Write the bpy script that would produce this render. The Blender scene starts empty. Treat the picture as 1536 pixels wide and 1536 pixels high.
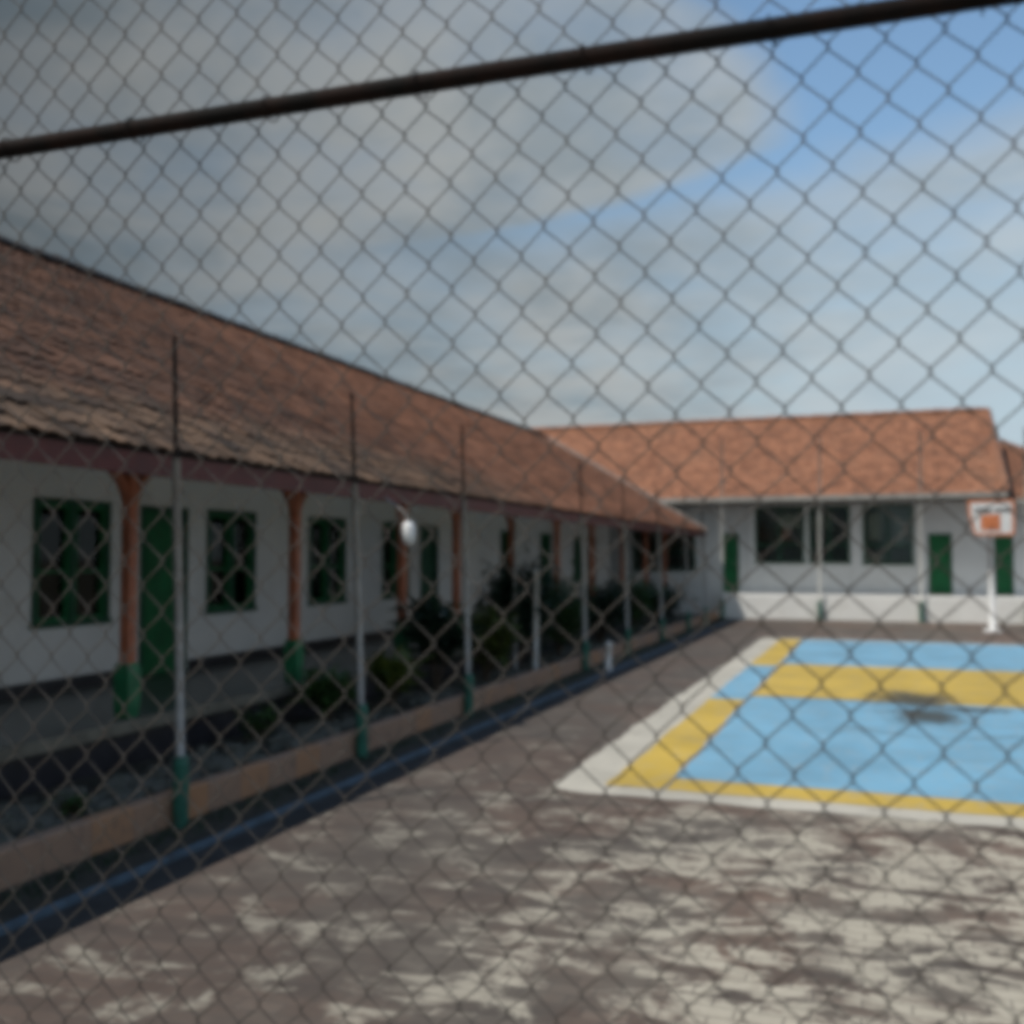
import bpy, math, random
from math import radians, sin, cos, pi
from mathutils import Vector, Matrix
import numpy as np

R = random.Random(7)
scene = bpy.context.scene
col = scene.collection

# ------------------------------------------------------------------ helpers
class MB:
    """collects faces in world space, links them as one mesh object"""
    def __init__(s):
        s.v, s.f, s.mi, s.r = [], [], [], []
    def add(s, verts, faces, mi=0, rnd=None):
        o = len(s.v)
        s.v += [tuple(p) for p in verts]
        s.f += [tuple(i + o for i in f) for f in faces]
        s.mi += [mi] * len(faces)
        s.r += [R.random() if rnd is None else rnd] * len(verts)
        return s
    def box(s, x0, x1, y0, y1, z0, z1, mi=0):
        v = [(x, y, z) for x in (x0, x1) for y in (y0, y1) for z in (z0, z1)]
        return s.add(v, [(0, 1, 3, 2), (4, 6, 7, 5), (0, 4, 5, 1), (2, 3, 7, 6), (0, 2, 6, 4), (1, 5, 7, 3)], mi)
    def cbox(s, x0, x1, y0, y1, z0, z1, c=0.01, mi=0):
        """box with chamfered vertical and top edges"""
        def ring(d, z):
            a, b, e, f = x0 + d, x1 - d, y0 + d, y1 - d
            k = c
            return [(a + k, e, z), (b - k, e, z), (b, e + k, z), (b, f - k, z), (b - k, f, z), (a + k, f, z), (a, f - k, z), (a, e + k, z)]
        v = ring(0, z0) + ring(0, z1 - c) + ring(c, z1)
        fs = [tuple(range(7, -1, -1)), tuple(range(16, 24))]
        for L in (0, 8):
            for i in range(8):
                j = (i + 1) % 8
                fs.append((L + i, L + j, L + 8 + j, L + 8 + i))
        return s.add(v, fs, mi)
    def quad(s, a, b, c, d, mi=0):
        return s.add([a, b, c, d], [(0, 1, 2, 3)], mi)
    def tube(s, pts, rad, n=10, cap=True, mi=0):
        pts = [Vector(p) for p in pts]
        rads = rad if isinstance(rad, (list, tuple)) else [rad] * len(pts)
        v, fs = [], []
        ref = None
        for i, p in enumerate(pts):
            t = (pts[min(i + 1, len(pts) - 1)] - pts[max(i - 1, 0)]).normalized()
            if ref is None:
                ref = Vector((0, 0, 1)) if abs(t.z) < .9 else Vector((1, 0, 0))
            a = t.cross(ref).normalized(); b = t.cross(a).normalized()
            ref = -(t.cross(a)) if False else ref
            for k in range(n):
                w = 2 * pi * k / n
                v.append(p + a * cos(w) * rads[i] + b * sin(w) * rads[i])
        for i in range(len(pts) - 1):
            for k in range(n):
                j = (k + 1) % n
                fs.append((i * n + k, i * n + j, (i + 1) * n + j, (i + 1) * n + k))
        if cap:
            fs.append(tuple(range(n))); fs.append(tuple(range((len(pts) - 1) * n + n - 1, (len(pts) - 1) * n - 1, -1)))
        return s.add(v, fs, mi)
    def build(s, name, mats, parent=None, origin=None, smooth=False):
        me = bpy.data.meshes.new(name)
        if origin is None:
            origin = parent['_o'] if parent is not None and '_o' in parent else (0, 0, 0)
        o = Vector(origin)
        me.from_pydata([(p[0] - o.x, p[1] - o.y, p[2] - o.z) for p in s.v], [], s.f)
        for m in (mats if isinstance(mats, (list, tuple)) else [mats]):
            me.materials.append(m)
        me.polygons.foreach_set('material_index', s.mi)
        at = me.attributes.new('rnd', 'FLOAT', 'POINT')
        at.data.foreach_set('value', s.r)
        if smooth:
            me.polygons.foreach_set('use_smooth', [True] * len(me.polygons))
        me.update()
        ob = bpy.data.objects.new(name, me)
        col.objects.link(ob)
        if parent is not None:
            ob.parent = parent
            if parent.type == 'MESH':
                ob.location = (0, 0, 0)
        else:
            ob.location = o
        ob['_o'] = tuple(origin)
        return ob

def thing(name, label, cat, loc, group=None):
    o = bpy.data.objects.new(name, None)
    o.empty_display_size = .2
    col.objects.link(o); o.location = loc; o['_o'] = tuple(loc)
    return tag(o, label, cat, group)
def tag(o, label, cat, group=None):
    o['label'] = label; o['category'] = cat
    if group: o['group'] = group
    return o
def struct(o, kind='structure'):
    o['kind'] = kind
    return o

# ------------------------------------------------------------------ materials
def newmat(name):
    m = bpy.data.materials.new(name); m.use_nodes = True
    nt = m.node_tree
    b = nt.nodes['Principled BSDF']
    return m, nt, b
def N(nt, t, **kw):
    n = nt.nodes.new(t)
    for k, v in kw.items():
        if k in n.inputs: n.inputs[k].default_value = v
        else: setattr(n, k, v)
    return n
def noise(nt, vec, scale, detail=4, rough=.55, dist=0):
    n = N(nt, 'ShaderNodeTexNoise'); n.inputs['Scale'].default_value = scale
    n.inputs['Detail'].default_value = detail; n.inputs['Roughness'].default_value = rough
    n.inputs['Distortion'].default_value = dist
    nt.links.new(vec, n.inputs['Vector'])
    return n.outputs['Fac']
def ramp(nt, fac, a, b, ca=(0, 0, 0, 1), cb=(1, 1, 1, 1)):
    n = N(nt, 'ShaderNodeMapRange'); n.clamp = True
    n.inputs['From Min'].default_value = a; n.inputs['From Max'].default_value = b
    n.interpolation_type = 'SMOOTHSTEP'
    nt.links.new(fac, n.inputs['Value'])
    return n.outputs['Result']
def mix(nt, fac, A, B, mode='MIX'):
    n = N(nt, 'ShaderNodeMix'); n.data_type = 'RGBA'; n.blend_type = mode
    for s, val in ((0, fac), (6, A), (7, B)):
        if isinstance(val, (int, float)): n.inputs[s].default_value = val
        elif isinstance(val, tuple): n.inputs[s].default_value = (*val, 1) if len(val) == 3 else val
        else: nt.links.new(val, n.inputs[s])
    return n.outputs[2]
def math_(nt, op, a, b=None, c=None):
    n = N(nt, 'ShaderNodeMath', operation=op)
    for i, val in enumerate((a, b, c)):
        if val is None: continue
        if isinstance(val, (int, float)): n.inputs[i].default_value = val
        else: nt.links.new(val, n.inputs[i])
    return n.outputs[0]
def pos(nt):
    return N(nt, 'ShaderNodeNewGeometry').outputs['Position']
def mapped(nt, vec, scale=(1, 1, 1), loc=(0, 0, 0), rot=(0, 0, 0)):
    n = N(nt, 'ShaderNodeMapping')
    n.inputs['Scale'].default_value = scale; n.inputs['Location'].default_value = loc; n.inputs['Rotation'].default_value = rot
    nt.links.new(vec, n.inputs['Vector'])
    return n.outputs[0]
def bump(nt, b, h, strength=.3, dist=.01):
    n = N(nt, 'ShaderNodeBump'); n.inputs['Strength'].default_value = strength; n.inputs['Distance'].default_value = dist
    nt.links.new(h, n.inputs['Height']); nt.links.new(n.outputs[0], b.inputs['Normal'])
def sep(nt, vec):
    n = N(nt, 'ShaderNodeSeparateXYZ'); nt.links.new(vec, n.inputs[0]); return n.outputs
def paint(name, c, rough=.6, var=.25, scale=3, dirt=None, dirtamt=.5, bumps=.15, metal=0, fine=40):
    """painted or weathered surface: broad tone drift, blotchy dirt, fine grain"""
    m, nt, b = newmat(name)
    p = pos(nt)
    n1 = noise(nt, p, scale, 5, .6)
    dark = tuple(x * (1 - var) for x in c); light = tuple(min(1, x * (1 + var)) for x in c)
    cc = mix(nt, ramp(nt, n1, .25, .75), dark, light)
    if dirt:
        n2 = noise(nt, p, scale * 1.7, 8, .7, .6)
        f = math_(nt, 'MULTIPLY', ramp(nt, n2, .5, .72), dirtamt)
        cc = mix(nt, f, cc, dirt)
    n3 = noise(nt, p, fine, 4, .6)
    nt.links.new(cc, b.inputs['Base Color'])
    b.inputs['Roughness'].default_value = rough; b.inputs['Metallic'].default_value = metal
    bump(nt, b, n3, bumps, .004)
    return m

M = {}
M['wall'] = paint('white_wall_paint', (.77, .78, .78), .8, .07, .9, (.45, .44, .40), .35, .2)
M['wall_far'] = paint('white_far_wall_paint', (.72, .74, .75), .8, .06, .8, (.5, .5, .48), .3, .2)
M['plinth'] = paint('white_plinth_paint', (.76, .76, .74), .75, .06, 1.5, (.5, .47, .42), .45, .2)
M['skirt'] = paint('dark_skirting_tile', (.022, .022, .028), .35, .3, 4, None, 0, .05)
M['floor'] = paint('grey_green_floor_tile', (.085, .10, .10), .3, .2, 2, (.05, .05, .05), .5, .05)
M['lip'] = paint('concrete_lip', (.16, .15, .12), .85, .25, 5, (.06, .06, .05), .6, .3)
M['red'] = paint('dark_red_paint', (.085, .015, .013), .55, .25, 5, (.03, .015, .015), .4, .15)
M['column'] = paint('red_brown_paint', (.38, .120, .058), .5, .3, 4, (.06, .03, .02), .5, .15)
M['green'] = paint('green_gloss_paint', (.004, .135, .042), .7, .25, 3, (.01, .03, .02), .4, .1)
M['green_dark'] = paint('dark_green_frame', (.010, .080, .040), .7, .25, 4, None, 0, .1)
M['teal'] = paint('teal_green_paint', (.012, .12, .085), .55, .3, 6, (.05, .06, .05), .6, .2)
M['green_base'] = paint('bright_green_paint', (.010, .15, .06), .5, .3, 6, (.03, .05, .03), .5, .2)
M['steel'] = paint('grey_galvanised_pipe', (.30, .30, .29), .5, .2, 7, (.16, .12, .09), .6, .1, .25)
M['steel_far'] = paint('pale_pipe_paint', (.50, .50, .47), .55, .2, 7, (.22, .18, .14), .5, .1, 0)
M['white'] = paint('white_gloss_paint', (.74, .75, .75), .45, .06, 4, (.4, .38, .35), .4, .08)
M['gutter'] = paint('pale_grey_fascia', (.34, .34, .32), .65, .15, 3, (.16, .15, .14), .6, .15)
M['barge'] = paint('dark_barge_board', (.045, .038, .036), .7, .3, 5, None, 0, .2)
M['wood_dark'] = paint('dark_rafter_wood', (.05, .035, .03), .8, .3, 6, None, 0, .2)
M['ceiling'] = paint('veranda_ceiling_board', (.42, .41, .38), .8, .1, 1, (.2, .18, .15), .5, .1)
M['window_patch'] = paint('reddish_reflection_tone', (.50, .17, .09), .9, .35, 8, None, 0, .2)  # brown panels standing in for reddish reflections in the panes
M['cloth_pale'] = paint('pale_curtain_cloth', (.55, .52, .44), .9, .25, 8, None, 0, .2)
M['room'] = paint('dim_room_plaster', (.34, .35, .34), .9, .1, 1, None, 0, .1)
M['kerb'] = None
M['soil'] = paint('dark_garden_soil', (.030, .027, .020), .95, .5, 6, (.012, .018, .010), .8, .8, 0, 25)
M['rubble'] = paint('mossy_concrete_rubble', (.10, .10, .085), .95, .4, 9, (.03, .045, .02), .8, .7, 0, 30)
M['strip_dark'] = paint('dark_strip_concrete', (.026, .025, .025), .9, .4, 3, (.06, .058, .052), .6, .5)
M['blue_line'] = paint('blue_kerb_paint', (.085, .135, .185), .6, .3, 4, (.05, .05, .05), .8, .2)
M['wire'] = paint('weathered_wire', (.085, .078, .071), .6, .25, 30, (.09, .05, .03), .6, .2, .2)
M['orange'] = paint('orange_sign_paint', (.62, .20, .075), .5, .12, 5, (.5, .3, .2), .4, .05)
M['ink'] = paint('black_sign_paint', (.04, .04, .045), .6, .3, 9, None, 0, .05)
M['trunk'] = paint('bark', (.07, .05, .035), .9, .3, 12, None, 0, .4)

def rust():
    m, nt, b = newmat('rusty_black_pipe')
    p = pos(nt)
    n1 = noise(nt, p, 9, 8, .7); n2 = noise(nt, mapped(nt, p, (30, 30, 30)), 4, 6, .7)
    c = mix(nt, ramp(nt, n1, .42, .66), (.006, .0055, .0055), (.018, .009, .007))
    c = mix(nt, ramp(nt, n2, .62, .75), c, (.045, .022, .015))
    nt.links.new(c, b.inputs['Base Color']); b.inputs['Roughness'].default_value = .85; b.inputs['Specular IOR Level'].default_value = .2
    bump(nt, b, n2, .5, .002)
    return m
M['rust'] = rust()

def kerbmat():
    m, nt, b = newmat('terracotta_kerb_blocks')
    p = pos(nt)
    s = sep(nt, p)
    cell = math_(nt, 'FLOOR', math_(nt, 'DIVIDE', s[1], .42))
    w = N(nt, 'ShaderNodeTexWhiteNoise', noise_dimensions='1D'); nt.links.new(cell, w.inputs['W'])
    c = mix(nt, ramp(nt, w.outputs[0], .3, 1.2), (.30, .195, .135), (.40, .205, .10))
    n1 = noise(nt, p, 6, 8, .7)
    c = mix(nt, ramp(nt, n1, .5, .75), c, (.13, .10, .08))
    fr = math_(nt, 'FRACT', math_(nt, 'DIVIDE', s[1], .42))
    j = math_(nt, 'LESS_THAN', fr, .035)
    c = mix(nt, math_(nt, 'MULTIPLY', j, .6), c, (.16, .12, .10))
    nt.links.new(c, b.inputs['Base Color']); b.inputs['Roughness'].default_value = .9
    bump(nt, b, noise(nt, p, 40, 5, .6), .4, .005)
    return m
M['kerb'] = kerbmat()

def tilemat(name, left):
    """clay tiles: every tile its own tone (rnd attribute), lichen blotches, paler newer rows"""
    m, nt, b = newmat(name)
    p = pos(nt); s = sep(nt, p)
    a = N(nt, 'ShaderNodeAttribute', attribute_name='rnd').outputs['Fac']
    big = noise(nt, p, .45, 6, .65, .5)
    med = noise(nt, p, 2.2, 6, .7, .3)
    if left:
        old = mix(nt, a, (.038, .020, .014), (.135, .063, .037))          # old stained tiles, with the near end's dimming put into the colour
        newer = mix(nt, a, (.14, .064, .038), (.36, .158, .088))         # cleaner orange tiles further along
        along = ramp(nt, math_(nt, 'ADD', s[1], math_(nt, 'MULTIPLY', math_(nt, 'SUBTRACT', big, .5), 14)), 8, 21)
        c = mix(nt, along, old, newer)
        edge = ramp(nt, math_(nt, 'ADD', s[0], math_(nt, 'MULTIPLY', math_(nt, 'SUBTRACT', med, .5), 1.6)), -6.55, -5.75)
        edge = math_(nt, 'MULTIPLY', edge, ramp(nt, s[1], 19, 11))
        ea = mix(nt, a, (.040, .028, .021), (.20, .128, .082))               # sandy replaced rows at the eave
        c = mix(nt, math_(nt, 'MULTIPLY', edge, .85), c, ea)
        lich = (.030, .024, .021)
    else:
        c = mix(nt, a, (.21, .092, .053), (.39, .178, .100))
        lich = (.12, .075, .055)
    c = mix(nt, math_(nt, 'MULTIPLY', ramp(nt, med, .50, .70), .6), c, lich)
    c = mix(nt, math_(nt, 'MULTIPLY', ramp(nt, big, .52, .72), .35), c, (.15, .085, .06) if left else (.33, .20, .13))
    nt.links.new(c, b.inputs['Base Color']); b.inputs['Roughness'].default_value = .9
    bump(nt, b, noise(nt, p, 35, 4, .6), .35, .006)
    return m
M['tile_l'] = tilemat('old_clay_tile', True)
M['tile_b'] = tilemat('orange_clay_tile', False)

def glassmat():
    m = bpy.data.materials.new('window_glass'); m.use_nodes = True
    nt = m.node_tree; nt.nodes.clear()
    out = N(nt, 'ShaderNodeOutputMaterial'); mx = N(nt, 'ShaderNodeMixShader')
    t = N(nt, 'ShaderNodeBsdfTransparent'); g = N(nt, 'ShaderNodeBsdfGlossy')
    t.inputs[0].default_value = (.88, .92, .90, 1); g.inputs['Roughness'].default_value = .04
    g.inputs['Color'].default_value = (.55, .6, .58, 1)
    f = N(nt, 'ShaderNodeFresnel'); f.inputs['IOR'].default_value = 1.5
    nt.links.new(f.outputs[0], mx.inputs[0]); nt.links.new(t.outputs[0], mx.inputs[1]); nt.links.new(g.outputs[0], mx.inputs[2])
    nt.links.new(mx.outputs[0], out.inputs[0])
    return m
M['glass'] = glassmat()

def pavemat():
    m, nt, b = newmat('worn_paving_bricks')
    p = pos(nt); s = sep(nt, p)
    pv = mapped(nt, p, (1, 1, 1), rot=(0, 0, radians(0)))
    br = N(nt, 'ShaderNodeTexBrick'); br.offset = .5
    nt.links.new(pv, br.inputs['Vector'])
    br.inputs['Scale'].default_value = 1.0
    br.inputs['Brick Width'].default_value = .21; br.inputs['Row Height'].default_value = .105
    br.inputs['Mortar Size'].default_value = .006; br.inputs['Mortar Smooth'].default_value = .3
    br.inputs['Color1'].default_value = (0, 0, 0, 1); br.inputs['Color2'].default_value = (1, 1, 1, 1)
    br.inputs['Mortar'].default_value = (.5, .5, .5, 1)
    bf = br.outputs['Color']; mort = br.outputs['Fac']
    big = noise(nt, p, .55, 5, .6, .4)
    red = mix(nt, bf, (.114, .077, .058), (.190, .134, .104))
    grey = mix(nt, bf, (.112, .096, .080), (.172, .151, .125))
    c = mix(nt, ramp(nt, big, .40, .60), red, grey)
    # dark damp staining
    st = noise(nt, mapped(nt, p, (.8, 1.6, 1)), .9, 6, .65, .5)
    c = mix(nt, math_(nt, 'MULTIPLY', ramp(nt, st, .48, .66), .6), c, (.055, .046, .041))
    # worn cream paint / cement: streaky patches, denser towards the court side (x larger)
    w = noise(nt, mapped(nt, p, (1.0, 1.55, 1), loc=(3.1, .7, 0)), 1.9, 8, .70, .6)
    wb = math_(nt, 'ADD', w, math_(nt, 'MULTIPLY', bf, .05))
    dens = ramp(nt, math_(nt, 'ADD', s[0], math_(nt, 'MULTIPLY', math_(nt, 'SUBTRACT', s[1], 6), -.12)), -6.5, 1.2)
    near = ramp(nt, s[1], 11.5, 7.6)
    # blotchy darkening towards the west side: left-hand dimming put into the colour
    dim_noise = noise(nt, mapped(nt, p, (1, .7, 1), loc=(2, 9, 0)), 1.1, 7, .68, .4)
    west_dim = ramp(nt, math_(nt, 'ADD', math_(nt, 'MULTIPLY', s[0], -1.0), math_(nt, 'MULTIPLY', math_(nt, 'SUBTRACT', dim_noise, .5), 4.5)), .3, 3.6)
    c = mix(nt, math_(nt, 'MULTIPLY', west_dim, .55), c, (.055, .043, .037))
    thr = math_(nt, 'SUBTRACT', .637, math_(nt, 'MULTIPLY', math_(nt, 'MULTIPLY', dens, near), .15))
    fw = ramp(nt, math_(nt, 'SUBTRACT', wb, thr), -.035, .085)
    cream = mix(nt, noise(nt, p, 7, 6, .7), (.33, .30, .24), (.62, .57, .465))
    cream = mix(nt, math_(nt, 'MULTIPLY', west_dim, .55), cream, (.12, .11, .09))
    c = mix(nt, math_(nt, 'MULTIPLY', fw, .88), c, cream)
    # thin pale worn line painted across the near paving
    c = mix(nt, math_(nt, 'MULTIPLY', mort, .55), c, (.07, .062, .055))
    nt.links.new(c, b.inputs['Base Color']); b.inputs['Roughness'].default_value = .88
    h = math_(nt, 'ADD', math_(nt, 'MULTIPLY', mort, -1.0), math_(nt, 'MULTIPLY', noise(nt, p, 60, 4, .6), .4))
    bump(nt, b, h, .5, .006)
    return m
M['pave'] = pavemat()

def courtmat(name, c, chips=.06):
    m, nt, b = newmat(name)
    p = pos(nt); s = sep(nt, p)
    n1 = noise(nt, p, .8, 6, .6, .3)
    dk = tuple(x * .84 for x in c); lt = tuple(min(1, x * 1.12) for x in c)
    cc = mix(nt, ramp(nt, n1, .3, .7), dk, lt)
    # chipped patches showing pale cement
    n2 = noise(nt, mapped(nt, p, (1, 2.2, 1), loc=(5, 2, 0)), 2.3, 7, .65)
    cc = mix(nt, ramp(nt, n2, .68 - chips, .72 - chips), cc, (.50, .47, .41) if name[0] != 'c' else (.20, .165, .135))
    scuff = noise(nt, mapped(nt, p, (2.5, .7, 1), rot=(0, 0, .3)), 3.2, 8, .75)
    cc = mix(nt, math_(nt, 'MULTIPLY', ramp(nt, scuff, .50, .74), .5), cc, (.42, .40, .36))
    # black blots with ragged streaks near the middle of the court
    def blot(cx, cy, rx, ry):
        dx = math_(nt, 'DIVIDE', math_(nt, 'SUBTRACT', s[0], cx), rx); dy = math_(nt, 'DIVIDE', math_(nt, 'SUBTRACT', s[1], cy), ry)
        return math_(nt, 'SQRT', math_(nt, 'ADD', math_(nt, 'MULTIPLY', dx, dx), math_(nt, 'MULTIPLY', dy, dy)))
    rr = math_(nt, 'MINIMUM', blot(.38, 15.35, .62, .85), math_(nt, 'MINIMUM', blot(.50, 13.75, .50, .75), blot(1.0, 14.5, .6, .28)))
    n3 = noise(nt, mapped(nt, p, (1, 1.2, 1)), 2.6, 8, .74, .9)
    d = math_(nt, 'ADD', rr, math_(nt, 'MULTIPLY', math_(nt, 'SUBTRACT', n3, .5), 3.4))
    f = ramp(nt, d, 1.25, .45)
    cc = mix(nt, math_(nt, 'MULTIPLY', f, .94), cc, (.045, .048, .038))
    # grime line along the joint of the two colours
    dj = math_(nt, 'ABSOLUTE', math_(nt, 'SUBTRACT', math_(nt, 'ADD', s[1], math_(nt, 'MULTIPLY', math_(nt, 'SUBTRACT', n3, .5), .8)), 14.95))
    fj = math_(nt, 'MULTIPLY', ramp(nt, dj, .20, .0), ramp(nt, math_(nt, 'ABSOLUTE', math_(nt, 'SUBTRACT', s[0], -.6)), 1.9, .6))
    cc = mix(nt, math_(nt, 'MULTIPLY', fj, .6), cc, (.10, .085, .04))
    # faint worn arc
    ra = math_(nt, 'SQRT', math_(nt, 'ADD', math_(nt, 'POWER', math_(nt, 'SUBTRACT', s[0], .52), 2), math_(nt, 'POWER', math_(nt, 'SUBTRACT', s[1], 13.3), 2)))
    fa = math_(nt, 'MULTIPLY', ramp(nt, math_(nt, 'ABSOLUTE', math_(nt, 'SUBTRACT', ra, 1.15)), .06, .01), math_(nt, 'LESS_THAN', s[1], 12.6))
    cc = mix(nt, math_(nt, 'MULTIPLY', math_(nt, 'MULTIPLY', fa, ramp(nt, n3, .35, .55)), .7), cc, (.07, .08, .08))
    n4 = noise(nt, mapped(nt, p, (.6, 2, 1)), 3, 7, .7)
    cc = mix(nt, math_(nt, 'MULTIPLY', ramp(nt, n4, .48, .72), .38), cc, (.25, .24, .20))
    nt.links.new(cc, b.inputs['Base Color']); b.inputs['Roughness'].default_value = .7
    bump(nt, b, noise(nt, p, 50, 4, .6), .25, .004)
    return m
M['c_white'] = courtmat('cream_court_paint', (.50, .47, .40), .06)
M['c_blue'] = courtmat('light_blue_court_paint', (.185, .40, .56), .0)
M['c_yellow'] = courtmat('yellow_court_paint', (.56, .385, .062), -.01)

def leafmat(name, a, bcol):
    m, nt, b = newmat(name)
    at = N(nt, 'ShaderNodeAttribute', attribute_name='rnd').outputs['Fac']
    nt.links.new(mix(nt, at, a, bcol), b.inputs['Base Color'])
    b.inputs['Roughness'].default_value = .5
    tr = N(nt, 'ShaderNodeBsdfTranslucent'); nt.links.new(mix(nt, at, a, bcol), tr.inputs[0])
    mx = N(nt, 'ShaderNodeMixShader'); mx.inputs[0].default_value = .25
    out = nt.nodes['Material Output']
    nt.links.new(b.outputs[0], mx.inputs[1]); nt.links.new(tr.outputs[0], mx.inputs[2]); nt.links.new(mx.outputs[0], out.inputs[0])
    return m
M['leaf_dark'] = leafmat('dark_leaf', (.012, .030, .020), (.03, .065, .035))
M['leaf_lime'] = leafmat('lime_leaf', (.035, .065, .012), (.12, .15, .025))
M['leaf_mid'] = leafmat('green_leaf', (.025, .065, .020), (.06, .13, .035))

# ------------------------------------------------------------------ camera
cam = bpy.data.cameras.new('camera'); co = bpy.data.objects.new('camera', cam); col.objects.link(co)
co.location = (0, 0, 2.0)
co.rotation_euler = (radians(90 + 2.53), 0, radians(19.99))
cam.sensor_width = 36; cam.lens = 36 * 1516 / 1536
cam.clip_start = .05; cam.clip_end = 3000
scene.camera = co
cam.dof.use_dof = True; cam.dof.focus_distance = 2.6; cam.dof.aperture_fstop = 2.0

# ------------------------------------------------------------------ sun and sky
SUN = Vector((-.40, -.50, 1)).normalized()
sl = bpy.data.lights.new('sun', 'SUN'); sl.energy = 3.3; sl.angle = radians(.55); sl.color = (1, .945, .86)
so = bpy.data.objects.new('sun', sl); col.objects.link(so)
so.rotation_euler = SUN.to_track_quat('Z', 'Y').to_euler(); so.location = (-20, -25, 50)

def make_world():
    w = bpy.data.worlds.new('World'); scene.world = w; w.use_nodes = True
    nt = w.node_tree
    bg = nt.nodes['Background']
    sky = N(nt, 'ShaderNodeTexSky', sky_type='NISHITA'); sky.sun_disc = False
    sky.sun_elevation = math.asin(SUN.z); sky.sun_rotation = math.atan2(SUN.x, SUN.y)
    sky.altitude = 50; sky.air_density = 1.3; sky.dust_density = 1.5; sky.ozone_density = 1.2
    tc = N(nt, 'ShaderNodeTexCoord').outputs['Generated']
    s = sep(nt, tc)
    zc = math_(nt, 'MAXIMUM', s[2], .02)
    zz = math_(nt, 'ADD', zc, .10)
    # cloud deck: direction projected on a high plane
    px = math_(nt, 'DIVIDE', s[0], zz); py = math_(nt, 'DIVIDE', s[1], zz)
    cmb = N(nt, 'ShaderNodeCombineXYZ'); nt.links.new(px, cmb.inputs[0]); nt.links.new(py, cmb.inputs[1])
    pl = cmb.outputs[0]
    n1 = noise(nt, mapped(nt, pl, (1, .8, 1), loc=(1.3, .4, 0), rot=(0, 0, radians(25))), .95, 9, .58, .45)
    n2 = noise(nt, mapped(nt, pl, (1, 1, 1), loc=(7, 3, 2)), 1.7, 7, .6, .3)
    az = math_(nt, 'MULTIPLY', math_(nt, 'ARCTAN2', s[0], s[1]), 180 / pi)      # degrees, west negative
    el = math_(nt, 'MULTIPLY', math_(nt, 'ARCSINE', s[2]), 180 / pi)
    n3 = noise(nt, mapped(nt, pl, (1, 1, 1), loc=(4, 8, 1)), 3.4, 8, .62, .2)
    wob = math_(nt, 'ADD', math_(nt, 'MULTIPLY', math_(nt, 'SUBTRACT', n2, .5), 13), math_(nt, 'MULTIPLY', math_(nt, 'SUBTRACT', n3, .5), 7))
    # open lane of blue: right of a rounded cloud lobe, above a low pale cloud shelf
    de = math_(nt, 'SUBTRACT', el, 23.3)
    up_ = math_(nt, 'MAXIMUM', de, 0); dn = math_(nt, 'MINIMUM', de, 0)
    lobe = math_(nt, 'SUBTRACT', math_(nt, 'SUBTRACT', -4.6, math_(nt, 'MULTIPLY', math_(nt, 'MULTIPLY', up_, up_), .17)), math_(nt, 'MULTIPLY', math_(nt, 'MULTIPLY', dn, dn), .62))
    m1 = ramp(nt, math_(nt, 'ADD', math_(nt, 'SUBTRACT', az, lobe), math_(nt, 'MULTIPLY', wob, .7)), -2.6, 2.2)
    shelf = math_(nt, 'ADD', 20.3, math_(nt, 'MULTIPLY', az, .17))
    m2 = ramp(nt, math_(nt, 'ADD', math_(nt, 'SUBTRACT', el, shelf), math_(nt, 'MULTIPLY', wob, .45)), -2.0, 2.6)
    gap = math_(nt, 'MULTIPLY', m1, m2)
    gap = math_(nt, 'MULTIPLY', gap, ramp(nt, az, -34, -14))
    cov = ramp(nt, math_(nt, 'ADD', math_(nt, 'MULTIPLY', n1, .65), math_(nt, 'MULTIPLY', n3, .35)), .30, .60)
    cov = math_(nt, 'ADD', .45, math_(nt, 'MULTIPLY', cov, .54))
    cov = math_(nt, 'MULTIPLY', cov, math_(nt, 'SUBTRACT', 1.0, math_(nt, 'MULTIPLY', gap, .98)))
    lin = N(nt, 'ShaderNodeMapRange'); lin.clamp = True
    lin.inputs['From Min'].default_value = -4; lin.inputs['From Max'].default_value = -50
    nt.links.new(az, lin.inputs['Value']); west = lin.outputs[0]
    # cloud colour: dim slate in the thick western bank, bright milky in the east
    cw = mix(nt, ramp(nt, n2, .36, .62), (.088, .108, .120), (.178, .184, .182))
    ce = mix(nt, ramp(nt, n2, .34, .62), (.33, .385, .42), (.485, .515, .52))
    east = ramp(nt, az, -18, 8)
    ce = mix(nt, math_(nt, 'MULTIPLY', ramp(nt, az, -16, 9), ramp(nt, el, 26, 5)), ce, (.48, .585, .66))
    cc = mix(nt, west, ce, cw)
    blue = mix(nt, 1.0, sky.outputs[0], (.132, .152, .158), 'MULTIPLY')
    blue = mix(nt, math_(nt, 'MULTIPLY', ramp(nt, el, 19, 3), .6), blue, (.42, .53, .60))
    blue = mix(nt, west, blue, (.085, .125, .165))
    fin = mix(nt, cov, blue, cc)
    # unseen eastern sky set to one grey to tune light on the wing
    fin = mix(nt, math_(nt, 'MULTIPLY', math_(nt, 'MULTIPLY', ramp(nt, az, 12, 30), ramp(nt, az, 150, 120)), ramp(nt, el, 38, 18)), fin, (.34, .38, .42))
    fin = mix(nt, ramp(nt, s[2], .0, -.05), fin, (.12, .11, .10))
    nt.links.new(fin, bg.inputs['Color']); bg.inputs['Strength'].default_value = 1.0
make_world()

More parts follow.
